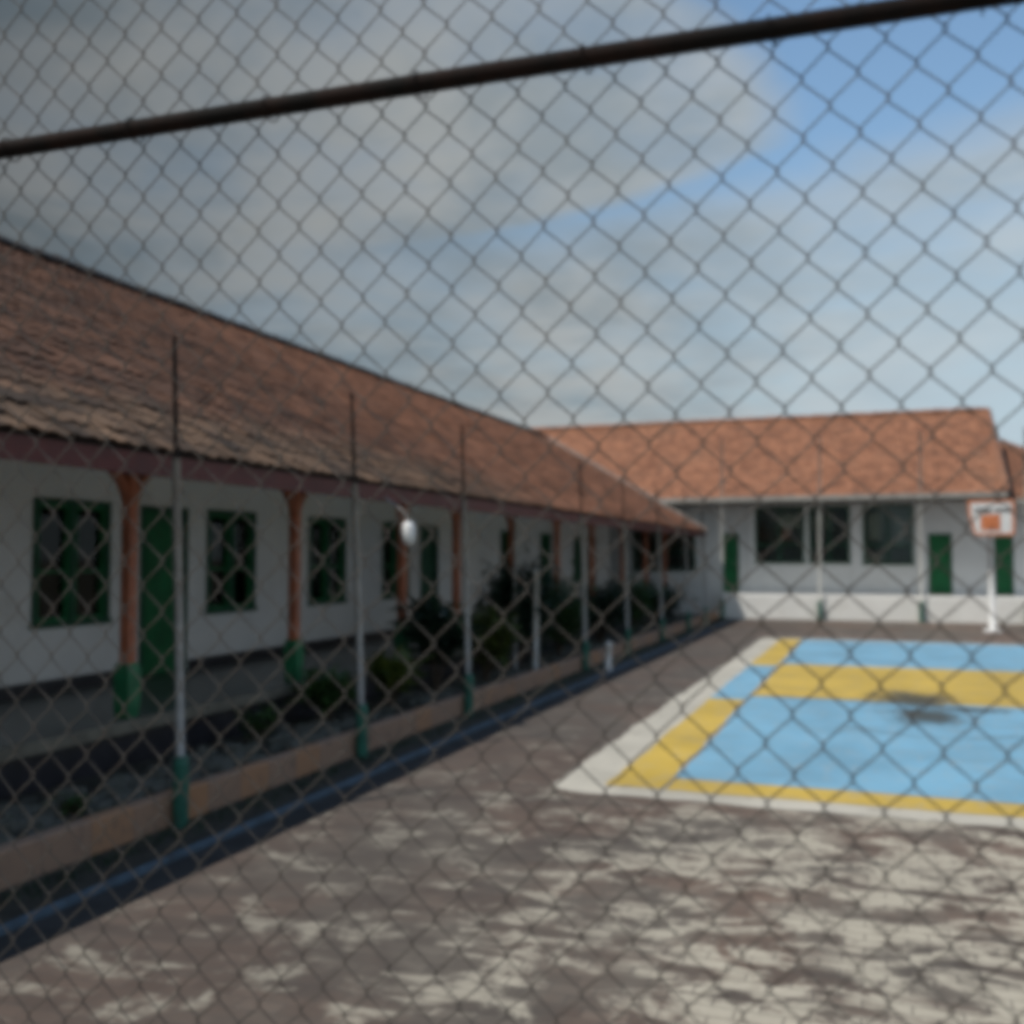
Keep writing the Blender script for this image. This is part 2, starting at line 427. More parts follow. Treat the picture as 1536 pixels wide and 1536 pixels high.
# ------------------------------------------------------------------ ground
g = MB(); g.box(-400, 400, -300, 500, -.6, -.10)
struct(g.build('ground', paint('distant_earth', (.12, .10, .075), .95, .3, .3, None, 0, .3)))
pv = MB()
pv.box(-4.10, 16, -8, 33.6, -.09, 0)
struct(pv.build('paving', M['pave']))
gd = MB(); gd.box(-4.47, -4.104, -8, 33.6, -.09, -.035)  # dark recessed strip between the paving and the blue edge
struct(gd.build('dark_strip', M['strip_dark']))
bl = MB(); bl.box(-4.503, -4.474, -8, 33.6, -.09, .008)
struct(bl.build('blue_edge', M['blue_line']))
vs = MB(); vs.box(-4.98, -4.507, -8, 33.6, -.09, .0)
struct(vs.build('verge_strip', M['soil']))

def terrain_strip(name, x0, x1, y0, y1, z, amp, mat, nx=14, ny=260, kind='structure'):
    b = MB(); v = []; f = []
    for i in range(ny + 1):
        for j in range(nx + 1):
            e = 0 if j in (0, nx) else 1
            v.append((x0 + (x1 - x0) * j / nx, y0 + (y1 - y0) * i / ny, z + e * R.uniform(-amp, amp)))
    for i in range(ny):
        for j in range(nx):
            a = i * (nx + 1) + j
            f.append((a, a + 1, a + nx + 2, a + nx + 1))
    b.add(v, f)
    return struct(b.build(name, mat, smooth=True), kind)
terrain_strip('garden_bed', -6.45, -5.10, -4, 33.4, .11, .035, M['soil'])

# rubble and broken concrete in the bed nobody could count
rb = MB()
for i in range(900):
    y = 2 + 30 * R.random() ** 1.4; x = R.gauss(-5.75, .22)
    if not -6.35 < x < -5.2: continue
    s = R.uniform(.03, .13) * (1.1 if y < 10 else .8)
    vv = []
    a0 = R.random() * 6
    for k in range(7):
        a = a0 + k * 2 * pi / 7; r = s * R.uniform(.6, 1.1)
        vv.append((x + r * cos(a), y + r * 1.3 * sin(a), .10)); 
    for k in range(7):
        a = a0 + k * 2 * pi / 7; r = s * R.uniform(.4, .8)
        vv.append((x + r * cos(a), y + r * 1.3 * sin(a), .10 + s * R.uniform(.35, .7)))
    rb.add(vv, [tuple(range(7, 14))] + [(k, (k + 1) % 7, 7 + (k + 1) % 7, 7 + k) for k in range(7)])
o = rb.build('rubble', M['rubble']); struct(o, 'stuff'); 

# kerb wall of terracotta blocks
k = MB(); k.cbox(-5.10, -4.98, -4, 33.3, -.09, .235, .012)
o = k.build('kerb_wall', M['kerb'], origin=(-5.04, 14, 0))
tag(o, 'low terracotta block kerb wall running along the planting bed', 'kerb wall')

# court: painted sheets 4 mm above the paving
X0, X1 = -2.74, 8.2; YA, YB = 8.36, 25.65
c = MB()
def sheet(x0, x1, y0, y1, mi, z=.004, rag=.012, corner=0.0):
    """flat painted patch with a slightly ragged hand-rolled edge"""
    def edge(p, q, nrm):
        L = math.hypot(q[0] - p[0], q[1] - p[1]); n = max(2, int(L / .16)); out = []
        w = 0
        for i in range(n):
            t = i / n
            w = w * .6 + R.gauss(0, rag) * .8
            k_ = w if 0 < i else 0
            out.append((p[0] + (q[0] - p[0]) * t + nrm[0] * k_, p[1] + (q[1] - p[1]) * t + nrm[1] * k_))
        return out
    P = edge((x0 + corner, y0), (x1, y0), (0, 1)) + edge((x1, y0), (x1, y1), (1, 0)) + edge((x1, y1), (x0, y1), (0, 1)) + edge((x0, y1), (x0, y0 + corner), (1, 0))
    if corner: P += [(x0, y0 + corner), (x0 + corner * .35, y0 + corner * .3)]
    c.add([(px, py, z) for px, py in P], [tuple(range(len(P)))], mi)
a, b_, e = -2.29, -1.80, -1.765
sheet(X0, X1, YA, YB, 0, .004, .02, .22)
sheet(a, b_, 8.68, 14.44, 2, .008); sheet(a, b_, 14.45, 19.09, 1, .008); sheet(a, b_, 19.1, 25.3, 2, .008)
sheet(e, X1 - .3, 8.68, 9.15, 2, .008); sheet(e, X1 - .3, 9.16, 14.89, 1, .008); sheet(e, X1 - .3, 14.9, 19.54, 2, .008); sheet(e, X1 - .3, 19.55, 25.3, 1, .008)
struct(c.build('playing_court', [M['c_white'], M['c_blue'], M['c_yellow']]))

# ------------------------------------------------------------------ tiled roof slope
def tiles(mb, o, along, up, L, H, tw=.185, th=.235, jit=.022):
    """o: corner at eave; along / up: unit vectors; every tile is its own strip of a wavy clay profile"""
    o = Vector(o); al = Vector(along); up = Vector(up); n = al.cross(up)
    if n.z < 0: n = -n
    nc = int(round(L / tw)); tw = L / nc
    nr = int(math.ceil(H / th))
    prof = [(0, .014), (.18, .022), (.36, .013), (.58, .0), (.82, .002), (1.03, .013)]
    for r in range(nr):
        s0 = r * th - .03; s1 = min(H, (r + 1) * th + .01)
        for cidx in range(nc):
            j = R.uniform(-jit, jit); j2 = R.uniform(-.010, .010); sk = R.uniform(-.012, .012)
            base = o + al * (cidx * tw) + n * (.012 + j * .5)
            v = []
            for q, (t, h) in enumerate(prof):
                v.append(base + al * (t * tw) + up * (s0 + j2 + sk * t) + n * (h + .022))
            for q, (t, h) in enumerate(prof):
                v.append(base + al * (t * tw) + up * s1 + n * (h + .004))
            for q, (t, h) in enumerate(prof):
                v.append(base + al * (t * tw) + up * (s0 + j2 + sk * t) + n * (h + .010))
            f = [(q, q + 1, 7 + q, 6 + q) for q in range(5)] + [(12 + q, 13 + q, q + 1, q) for q in range(5)]
            mb.add(v, f)
    return n

def slab(mb, a, b, c_, d, t, mi=0):
    """roof board: quad a b c d thickened downwards by t"""
    P = [Vector(p) for p in (a, b, c_, d)]
    n = (P[1] - P[0]).cross(P[3] - P[0]).normalized()
    if n.z < 0: n = -n
    Q = [p - n * t for p in P]
    mb.add(P + Q, [(0, 1, 2, 3), (7, 6, 5, 4), (0, 4, 5, 1), (1, 5, 6, 2), (2, 6, 7, 3), (3, 7, 4, 0)], mi)

def ridge_caps(mb, p0, p1, rad=.11, step=.34):
    p0 = Vector(p0); p1 = Vector(p1); d = (p1 - p0); L = d.length; d.normalize()
    side = d.cross(Vector((0, 0, 1))).normalized(); up = side.cross(d)
    n = int(L / step); step = L / n
    for i in range(n):
        v = []; jz = R.uniform(-.012, .012)
        for (s, r) in ((i * step - .02, rad * 1.12), ((i + 1) * step, rad * .92)):
            for kk in range(8):
                a = pi * kk / 7
                v.append(p0 + d * s + side * cos(a) * r * 1.15 + up * (sin(a) * r * .9 - .02 + jz))
        mb.add(v, [(q, q + 1, 9 + q, 8 + q) for q in range(7)] + [tuple(range(8)), tuple(range(15, 7, -1))])

# ------------------------------------------------------------------ left classroom wing
wing = thing('school_wing', 'long white classroom wing with dark clay tile roof and red brown veranda columns', 'building', (-10.8, 14, 0))
EX, EZ, RX, RZ = -5.30, 2.83, -10.8, 6.08
W0, W1 = -3.0, 33.05
upv = Vector((RX - EX, 0, RZ - EZ)); SL = upv.length; upv.normalize()
rf = MB()
tiles(rf, (EX, W0, EZ), (0, 1, 0), upv, W1 - W0, SL)
roof_o = rf.build('roof', M['tile_l'], wing)
bb = MB()
slab(bb, (EX - .02, W0, EZ - .012), (EX - .02, W1, EZ - .012), (RX, W1, RZ - .012), (RX, W0, RZ - .012), .05)
slab(bb, (2 * RX - EX, W0, EZ), (2 * RX - EX, W1, EZ), (RX, W1, RZ - .004), (RX, W0, RZ - .004), .06)
bb.build('roof_boarding', M['wood_dark'], roof_o)
rc = MB(); ridge_caps(rc, (RX, W0, RZ + .05), (RX, W1, RZ + .05)); rc.build('ridge_cap', M['barge'], roof_o)
vb = MB()
slab(vb, (EX + .02, W1 + .004, EZ + .10), (EX + .02, W1 + .12, EZ + .10), (RX, W1 + .12, RZ + .12), (RX, W1 + .004, RZ + .12), .16)
vb.build('verge_board', M['gutter'], roof_o)
fb = MB(); fb.box(EX - .03, EX + .005, W0, W1, EZ - .20, EZ - .035); fb.build('fascia', M['red'], wing)
bm_ = MB(); bm_.box(-6.62, -6.46, W0, W1, 2.80, 3.02); bm_.build('veranda_beam', M['red'], wing)
ra = MB()
for i in range(int((W1 - W0) / .9)):
    y = W0 + .3 + i * .9
    s = Vector((RX - EX, 0, RZ - EZ)).normalized(); nn = Vector((s.z, 0, -s.x)) * -1
    a_ = Vector((EX - .06, y, EZ - .07)); b2 = a_ + s * 3.9
    P = [a_, a_ + Vector((0, .06, 0)), b2 + Vector((0, .06, 0)), b2]
    slab(ra, *P, .10)
ra.build('rafters', M['wood_dark'], wing)
cl = MB(); cl.box(-8.48, -6.64, W0, W1, 3.06, 3.10); cl.build('veranda_ceiling', M['ceiling'], wing)

# front wall with openings: (y0, y1, z0, z1)
VF = .52
WX = -8.5; TH = .16
wins = [(4.9, 6.05), (8.39, 9.54), (11.36, 12.48), (13.94, 15.11), (16.45, 17.55), (22.55, 23.60), (25.55, 26.48), (28.67, 29.55)]
doors = [(10.06, 10.96), (18.08, 18.92), (30.2, 31.1)]
wl = MB()
ops = sorted([(y0, y1, 1.225, 2.64) for y0, y1 in wins] + [(y0, y1, VF, 2.63) for y0, y1 in doors])
y = W0 + .1
for (y0, y1, z0, z1) in ops:
    wl.box(WX - TH, WX, y, y0, VF - .5, 4.6)
    if z0 > VF: wl.box(WX - TH, WX, y0, y1, VF - .5, z0)
    wl.box(WX - TH, WX, y0, y1, z1, 4.6)
    y = y1
wl.box(WX - TH, WX, y, W1 - .15, VF - .5, 4.6)
wl.build('wall', M['wall'], wing)
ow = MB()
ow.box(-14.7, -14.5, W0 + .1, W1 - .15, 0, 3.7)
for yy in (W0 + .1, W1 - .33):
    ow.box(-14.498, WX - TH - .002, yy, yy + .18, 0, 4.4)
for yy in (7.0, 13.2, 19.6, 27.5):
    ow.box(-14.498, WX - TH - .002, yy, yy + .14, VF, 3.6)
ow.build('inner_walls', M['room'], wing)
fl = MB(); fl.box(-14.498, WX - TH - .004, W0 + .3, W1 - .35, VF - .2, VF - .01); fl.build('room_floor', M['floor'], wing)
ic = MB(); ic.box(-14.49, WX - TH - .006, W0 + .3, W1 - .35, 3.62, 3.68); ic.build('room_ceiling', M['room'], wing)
vf = MB(); vf.box(WX + .002, -6.44, W0, W1, VF - .08, VF); vf.build('veranda_floor', M['floor'], wing)
vlp = MB(); vlp.cbox(-6.438, -6.36, W0, W1, VF - .10, VF + .006, .008); vlp.build('veranda_edge', M['lip'], wing)
vbs = MB(); vbs.box(WX + .002, -6.42, W0, W1, -.09, VF - .102); vbs.build('veranda_base', M['skirt'], wing)
sk = MB()
y = W0 + .1
for (y0, y1) in sorted(doors):
    sk.box(WX + .001, WX + .018, y, y0 - .05, VF + .001, VF + .145); y = y1 + .05
sk.box(WX + .001, WX + .018, y, W1 - .15, VF + .001, VF + .145)
sk.build('skirting', M['skirt'], wing)

def window_x(parent, y0, y1, z0, z1, X, n=2, win_patches=None, mat='green_dark'):
    """window in a wall facing +x"""
    f = MB(); d0, d1 = X - .10, X + .025; fw = .06
    f.box(d0, d1, y0, y1, z1 - fw, z1); f.box(d0, d1 + .02, y0 - .02, y1 + .02, z0, z0 + fw)
    f.box(d0, d1, y0, y0 + fw, z0 + fw, z1 - fw); f.box(d0, d1, y1 - fw, y1, z0 + fw, z1 - fw)
    w = (y1 - y0 - 2 * fw) / n
    for i in range(1, n):
        yy = y0 + fw + w * i
        f.box(d0, d1 - .006, yy - .035, yy + .035, z0 + fw, z1 - fw)
    wn = f.build('window', M[mat], parent)
    s = MB()
    for i in range(n):
        a = y0 + fw + w * i + (.035 if i else 0); b2 = y0 + fw + w * (i + 1) - (.035 if i < n - 1 else 0)
        t = .045
        s.box(d0 + .03, d1 - .03, a, b2, z1 - fw - t, z1 - fw); s.box(d0 + .03, d1 - .03, a, b2, z0 + fw, z0 + fw + t)
        s.box(d0 + .03, d1 - .03, a, a + t, z0 + fw + t, z1 - fw - t); s.box(d0 + .03, d1 - .03, b2 - t, b2, z0 + fw + t, z1 - fw - t)
        s.box(d0 + .035, d1 - .04, a + t, b2 - t, z0 + (z1 - z0) * .42, z0 + (z1 - z0) * .42 + .035)
    s.build('sash', M['green'], wn)
    gl = MB(); gl.box(X - .062, X - .057, y0 + fw, y1 - fw, z0 + fw, z1 - fw); gl.build('pane', M['glass'], wn)
    if win_patches:
        for (a, b2, za, zb, m) in win_patches:
            cm = MB(); nseg = 14; v = []
            for i in range(nseg + 1):
                yy = a + (b2 - a) * i / nseg
                for z in (za, zb):
                    v.append((X - .125 + .015 * sin(i * 1.9 + a * 7), yy, z))
            cm.add(v, [(2 * i, 2 * i + 2, 2 * i + 3, 2 * i + 1) for i in range(nseg)])
            cm.build('window_patch', M[m], wn)
    return wn
for i, (y0, y1) in enumerate(wins):
    win_patches = None
    if i == 1: win_patches = [(8.45, 8.72, 1.75, 2.55, 'window_patch'), (9.0, 9.30, 1.40, 2.55, 'window_patch'), (8.42, 8.70, 1.42, 1.74, 'cloth_pale'), (8.86, 8.99, 1.45, 1.85, 'cloth_pale')]
    elif i == 2: win_patches = [(11.45, 11.75, 2.0, 2.56, 'window_patch'), (11.95, 12.2, 2.15, 2.56, 'window_patch')]
    elif i in (3, 4, 6): win_patches = [(y0 + .1, y0 + .38, 1.5, 2.5, 'cloth_pale')]
    window_x(wing, y0, y1, 1.225, 2.64, WX, 2, win_patches)
for (y0, y1) in doors:
    fr = MB(); fr.box(WX - .12, WX + .02, y0, y0 + .06, VF + .002, 2.57); fr.box(WX - .12, WX + .02, y1 - .06, y1, VF + .002, 2.57); fr.box(WX - .12, WX + .02, y0, y1, 2.57, 2.63)
    dr = MB(); dr.box(WX - .09, WX - .045, y0 + .062, y1 - .062, VF + .006, 2.568)
    for (za, zb) in ((.72, 1.35), (1.5, 2.42)):
        ya, yb = y0 + .17, y1 - .17
        dr.box(WX - .045, WX - .033, ya, yb, za, za + .03); dr.box(WX - .045, WX - .033, ya, yb, zb - .03, zb)
        dr.box(WX - .045, WX - .033, ya, ya + .03, za + .03, zb - .03); dr.box(WX - .045, WX - .033, yb - .03, yb, za + .03, zb - .03)
    d = dr.build('door', M['green'] if y0 < 12 else M['green_dark'], wing)
    fr.build('door_frame', M['green_dark'], d)
    h = MB(); h.tube([(WX - .04, y1 - .14, 1.5), (WX - .0, y1 - .14, 1.5), (WX - .0, y1 - .26, 1.5)], .011, 8); h.build('handle', M['steel'], d)

CX = -6.54
coly = [1.9, 4.75, 7.6, 10.42, 13.3, 15.3, 17.95, 20.8, 23.6, 26.7, 29.6, 32.4]
for y in coly:
    m = MB(); m.cbox(CX - .056, CX + .056, y - .056, y + .056, VF + .50, 2.798, .012)
    cm = m.build('column', M['column'], wing)
    b2 = MB()
    # tapered green foot, wider at the top
    ring = lambda h, z: [(CX - h, y - h, z), (CX + h, y - h, z), (CX + h, y + h, z), (CX - h, y + h, z)]
    v = ring(.070, VF + .002) + ring(.082, VF + .10) + ring(.086, VF + .42) + ring(.070, VF + .50)
    b2.add(v, [(3, 2, 1, 0), (12, 13, 14, 15)] + [(4 * L + i, 4 * L + (i + 1) % 4, 4 * L + 4 + (i + 1) % 4, 4 * L + 4 + i) for L in range(3) for i in range(4)])
    b2.build('column_foot', M['green_base'], cm)
    br = MB()
    for sg in (-1, 1):
        pts = []
        for q in range(7):
            t = q / 6
            pts.append((y + sg * (.06 + .24 * t ** 1.8), 2.40 + .40 * t ** .75))
        v = []
        for (yy, zz) in pts:
            for dx in (-.036, .036):
                v.append((CX + dx, yy, zz - .0)); v.append((CX + dx, yy - sg * .075 if yy != y else yy, zz + .02))
        f = []
        for q in range(6):
            A = q * 4; B = A + 4
            f += [(A, A + 2, B + 2, B), (A + 1, B + 1, B + 3, A + 3), (A, B, B + 1, A + 1), (A + 2, A + 3, B + 3, B + 2)]
        f += [(0, 1, 3, 2), (24, 26, 27, 25)]
        br.add(v, f)
    br.build('bracket', M['column'], cm)

# white lamp hung out from the eave
ly = 10.3; lx = -4.99
lamp = thing('eave_lamp', 'small white rounded lamp hanging out from the red veranda fascia', 'lamp', (lx, ly, 2.2))
m = MB(); m.tube([(EX + .006, ly, 2.68), (lx - .05, ly, 2.50), (lx, ly, 2.40)], .013, 8); m.build('lamp_arm', M['steel'], lamp)
m = MB()
prof = [(.025, 2.40), (.05, 2.385), (.075, 2.33), (.08, 2.26), (.072, 2.19), (.045, 2.14), (.01, 2.13)]
m.tube([(lx, ly, z) for r, z in prof], [r for r, z in prof], 18); m.build('lamp_shade', M['white'], lamp, smooth=True)

# ------------------------------------------------------------------ back building
back = thing('school_hall', 'white school building across the court with orange clay tile roof and wide dark windows', 'building', (-4, 36, 0))
BY = 35.1; BE, BEZ, BR, BRZ = 33.28, 3.92, 38.7, 7.10
BX0, BX1 = -17.0, 3.60
upb = Vector((0, BR - BE, BRZ - BEZ)); SB = upb.length; upb.normalize()
rf = MB(); tiles(rf, (BX0, BE, BEZ), (1, 0, 0), upb, BX1 - BX0, SB, .22, .28)
ro = rf.build('roof', M['tile_b'], back)
bb = MB()
slab(bb, (BX0, BE + .02, BEZ - .012), (BX1, BE + .02, BEZ - .012), (BX1, BR, BRZ - .012), (BX0, BR, BRZ - .012), .06)
slab(bb, (BX0, 2 * BR - BE, BEZ), (BX1, 2 * BR - BE, BEZ), (BX1, BR, BRZ - .004), (BX0, BR, BRZ - .004), .06)
bb.build('roof_boarding', M['wood_dark'], ro)
rc = MB(); ridge_caps(rc, (BX0, BR, BRZ + .04), (BX1, BR, BRZ + .04), .12); rc.build('ridge_cap', M['tile_b'], ro)
vb = MB(); slab(vb, (BX1 + .004, BE - .03, BEZ + .05), (BX1 + .11, BE - .03, BEZ + .05), (BX1 + .11, BR, BRZ + .05), (BX1 + .004, BR, BRZ + .05), .24)
vb.build('verge_board', M['barge'], ro)
vt = MB(); slab(vt, (BX1 - .16, BE - .02, BEZ + .10), (BX1 + .06, BE - .02, BEZ + .10), (BX1 + .06, BR, BRZ + .10), (BX1 - .16, BR, BRZ + .10), .035)
vt.build('verge_tiles', M['tile_b'], ro)
fb = MB(); fb.box(-7.0, BX1, BE - .05, BE - .005, BEZ - .14, BEZ + .01); fb.build('fascia', M['gutter'], back)
sf = MB(); sf.box(BX0, BX1 - .02, BE + .03, BY - .01, BEZ - .16, BEZ - .12); sf.build('eave_soffit', M['wood_dark'], back)
wl = MB(); DZ = .775
bw = [(-3.98, -2.36, 1.76, 3.68), (-2.22, -.92, 1.76, 3.68), (-.52, 1.02, 1.72, 3.68), (-8.2, -6.0, 1.5, 3.2)]
bd = [(1.46, 2.16, DZ, 2.74), (-5.12, -4.52, DZ, 2.80)]
x = BX0
for (x0, x1, z0, z1) in sorted(bw + bd):
    wl.box(x, x0, BY, BY + .18, 0, 4.6)
    if z0 > DZ: wl.box(x0, x1, BY, BY + .18, 0, z0)
    else: wl.box(x0, x1, BY, BY + .18, 0, DZ - .01)
    wl.box(x0, x1, BY, BY + .18, z1, 4.6)
    x = x1
wl.box(x, BX1 - .3, BY, BY + .18, 0, 4.6)
# gable end
wl.add([(BX1 - .30, BY + .18, 0), (BX1 - .30, 42.2, 0), (BX1 - .30, 42.2, 4.7), (BX1 - .30, BR, BRZ - .15), (BX1 - .30, BY + .18, 4.75),
        (BX1 - .48, BY + .18, 0), (BX1 - .48, 42.2, 0), (BX1 - .48, 42.2, 4.7), (BX1 - .48, BR, BRZ - .15), (BX1 - .48, BY + .18, 4.75)],
       [(0, 1, 2, 3, 4), (9, 8, 7, 6, 5), (0, 5, 6, 1), (1, 6, 7, 2), (2, 7, 8, 3), (3, 8, 9, 4), (4, 9, 5, 0)])
wl.box(BX0, BX1 - .3, 42.2, 42.38, 0, 4.4)
wl.build('wall', M['wall_far'], back)
iw = MB()
for xx in (-9.0, -4.4, 1.2): iw.box(xx, xx + .1, BY + .19, 42.19, DZ, 4.3)
iw.box(BX0, BX1 - .5, BY + .19, 42.19, 4.32, 4.38)
iw.build('inner_walls', M['room'], back)
rfl = MB(); rfl.box(BX0, BX1 - .5, BY + .182, 42.19, DZ - .2, DZ); rfl.build('room_floor', M['floor'], back)
pl_ = MB(); pl_.cbox(-4.95, 8.0, 33.55, BY - .002, -.09, DZ - .012, .012); pl_.build('plinth', M['plinth'], back)
for xx in (-4.22, -.86, 1.10):
    pil = MB(); pil.box(xx, xx + .24, BY - .05, BY - .001, DZ - .01, 3.75)
    pil.build('pilaster', M['wall_far'], back)
def window_y(parent, x0, x1, z0, z1, Y, n):
    f = MB(); d0, d1 = Y - .02, Y + .12; fw = .07
    f.box(x0, x1, d0, d1, z1 - fw, z1); f.box(x0 - .02, x1 + .02, d0 - .03, d1, z0, z0 + fw)
    f.box(x0, x0 + fw, d0, d1, z0 + fw, z1 - fw); f.box(x1 - fw, x1, d0, d1, z0 + fw, z1 - fw)
    w = (x1 - x0 - 2 * fw) / n
    for i in range(1, n): f.box(x0 + fw + w * i - .03, x0 + fw + w * i + .03, d0 + .006, d1, z0 + fw, z1 - fw)
    wn = f.build('window', M['green_dark'], parent)
    gl = MB(); gl.box(x0 + fw, x1 - fw, Y + .055, Y + .06, z0 + fw, z1 - fw); gl.build('pane', M['glass'], wn)
    tr = MB()
    for i in range(n):
        a = x0 + fw + w * i + (.03 if i else 0); b2 = x0 + fw + w * (i + 1) - (.03 if i < n - 1 else 0)
        tr.box(a, b2, d0 + .01, Y + .05, z0 + .62, z0 + .67)
    tr.build('sash', M['green_dark'], wn)
    return wn
ws = [window_y(back, *w, BY, 2) for w in bw]
def hang(wn, x0, x1, z0, z1, m, Y=BY + .3):
    cm = MB(); v = []
    for i in range(13):
        for z in (z0, z1): v.append((x0 + (x1 - x0) * i / 12, Y + .03 * sin(i * 2.1), z))
    cm.add(v, [(2 * i, 2 * i + 2, 2 * i + 3, 2 * i + 1) for i in range(12)]); cm.build('window_patch', M[m], wn)
bwo = {tuple(w): o for w, o in zip(bw, ws)}
hang(ws[0], -3.3, -2.5, 2.95, 3.45, 'cloth_pale'); hang(ws[0], -3.15, -2.85, 2.6, 2.95, 'window_patch')
hang(ws[1], -2.1, -1.5, 2.9, 3.4, 'cloth_pale')
hang(ws[2], -.35, .05, 2.55, 3.45, 'cloth_pale'); hang(ws[2], .45, .9, 2.3, 3.3, 'room'); hang(ws[2], -.45, 0.1, 1.83, 2.05, 'cloth_pale')
def door_y(parent, x0, x1, z0, z1, Y, mat='green'):
    dr = MB(); dr.box(x0 + .05, x1 - .05, Y + .03, Y + .075, z0 + .005, z1 - .05)
    for za, zb in ((z0 + .18, z0 + .8), (z0 + .95, z1 - .2)):
        a, b2 = x0 + .15, x1 - .15
        dr.box(a, b2, Y + .018, Y + .03, za, za + .03); dr.box(a, b2, Y + .018, Y + .03, zb - .03, zb)
        dr.box(a, a + .03, Y + .018, Y + .03, za + .03, zb - .03); dr.box(b2 - .03, b2, Y + .018, Y + .03, za + .03, zb - .03)
    d = dr.build('door', M[mat], parent)
    fr = MB(); fr.box(x0, x0 + .048, Y - .02, Y + .1, z0, z1 - .05); fr.box(x1 - .048, x1, Y - .02, Y + .1, z0, z1 - .05); fr.box(x0, x1, Y - .02, Y + .1, z1 - .05, z1)
    fr.build('door_frame', M['green_dark'], d)
    h = MB(); h.tube([(x1 - .12, Y + .03, z0 + 1), (x1 - .12, Y - .02, z0 + 1), (x1 - .22, Y - .02, z0 + 1)], .012, 8); h.build('handle', M['steel'], d)
for d in bd: door_y(back, *d, BY)

# ------------------------------------------------------------------ building on the right, behind the gable
rb_ = thing('annex_building', 'white annex with brown tiled hip roof and green door beyond the gable', 'building', (8, 38, 0))
AX0, AX1 = 3.34, 7.6
wl = MB(); dd = (3.38, 3.92, DZ, 2.64); aw = [(5.0, 6.6, 1.7, 3.3)]
x = AX0
for (x0, x1, z0, z1) in sorted([dd] + aw):
    wl.box(x, x0, BY, BY + .18, 0, 3.9); wl.box(x0, x1, BY, BY + .18, 0, z0 - (.01 if z0 == DZ else 0)); wl.box(x0, x1, BY, BY + .18, z1, 3.9); x = x1
wl.box(x, AX1, BY, BY + .18, 0, 3.9)
wl.box(AX1 - .18, AX1, BY + .182, 44, 0, 3.9); wl.box(AX0, AX1 - .182, 44, 44.18, 0, 3.9); wl.box(AX0, AX0 + .16, BY + .182, 43.99, 0, 3.9)
wl.build('wall', M['wall_far'], rb_)
door_y(rb_, *dd, BY)
for w in aw: window_y(rb_, *w, BY, 2)
rf = MB()
# hip face towards the court: wide at the eave, shrinking towards the ridge point
eY, eZ = 34.2, 3.75; hx0, hx1 = AX0 + .35, AX1 + .7
apx, apy, apz = 4.2, 40.5, 6.22
nr = 22
for r in range(nr):
    t0 = r / nr; t1 = (r + 1) / nr
    def edge(t): return (hx0 + (apx - .05 - hx0) * t, hx1 + (apx + .05 - hx1) * t, eY + (apy - eY) * t, eZ + (apz - eZ) * t)
    a0 = edge(t0); a1 = edge(t1)
    n = max(2, int((a0[1] - a0[0]) / .22))
    for i in range(n):
        u0, u1 = i / n, (i + 1) / n
        j = R.uniform(0, .015)
        P = [(a0[0] + (a0[1] - a0[0]) * u0, a0[2], a0[3] + .03 + j), (a0[0] + (a0[1] - a0[0]) * (u0 + u1) / 2, a0[2], a0[3] + .055 + j), (a0[0] + (a0[1] - a0[0]) * u1, a0[2], a0[3] + .03 + j),
             (a1[0] + (a1[1] - a1[0]) * u1, a1[2], a1[3] + j), (a1[0] + (a1[1] - a1[0]) * (u0 + u1) / 2, a1[2], a1[3] + .025 + j), (a1[0] + (a1[1] - a1[0]) * u0, a1[2], a1[3] + j)]
        rf.add(P, [(0, 1, 4, 5), (1, 2, 3, 4)])
ro = rf.build('roof', M['tile_b'], rb_)
bb = MB()
slab(bb, (hx0, eY + .01, eZ - .01), (hx1, eY + .01, eZ - .01), (apx + .05, apy, apz - .01), (apx - .05, apy, apz - .01), .06)
slab(bb, (hx1, eY + .01, eZ - .011), (hx1, 45, eZ - .011), (apx + .05, 45, apz - .011), (apx + .05, apy, apz - .011), .06)
bb.build('roof_boarding', M['wood_dark'], ro)
fb = MB(); fb.box(hx0, hx1, eY - .05, eY - .005, eZ - .14, eZ + .01); fb.build('fascia', M['gutter'], rb_)

# ------------------------------------------------------------------ posts along the kerb
def pole_row(name, X, ys, top, lean, labels, group, sm, r=.034, fh=.52, fr=.058, z0=0, sp=None):
    sp = sp or top
    proto = None
    for (x, y), lab in zip([(X if not isinstance(X, list) else X[i], yy) for i, yy in enumerate(ys)], labels):
        if proto is None:
            t = thing(name, lab, 'post', (x, y, z0), group)
            m = MB()
            m.tube([(x, y, z0 - .05), (x + lean * .3, y, z0 + sp * .5), (x + lean * sp / top, y, z0 + sp)], [r, r * .97, r * .95], 12)
            a = m.build('pole', M[sm], t, smooth=True)
            m = MB(); 
            m.tube([(x, y, z0 - .06), (x, y, z0 + fh - .06), (x, y, z0 + fh)], [fr, fr, fr * .75], 10)
            b2 = m.build('foot', M['teal'], t)
            proto = (t, [a, b2])
            if sp < top:
                m = MB(); m.tube([(x + lean * sp / top, y, z0 + sp - .03), (x + lean, y, z0 + top)], [r * .62, r * .5], 8)
                proto[1].append(m.build('rod', M['rust'], t))
        else:
            t = proto[0].copy(); col.objects.link(t); t.location = (x, y, z0); t['label'] = lab
            for ch in proto[1]:
                q = ch.copy(); col.objects.link(q); q.parent = t
            t.rotation_euler = (R.uniform(-.006, .006), R.uniform(-.006, .006), R.uniform(0, 6) * 0)
ly_ = [3.25, 6.3, 9.1, 11.9, 17.3, 20.5, 24.0, 27.5, 30.4]
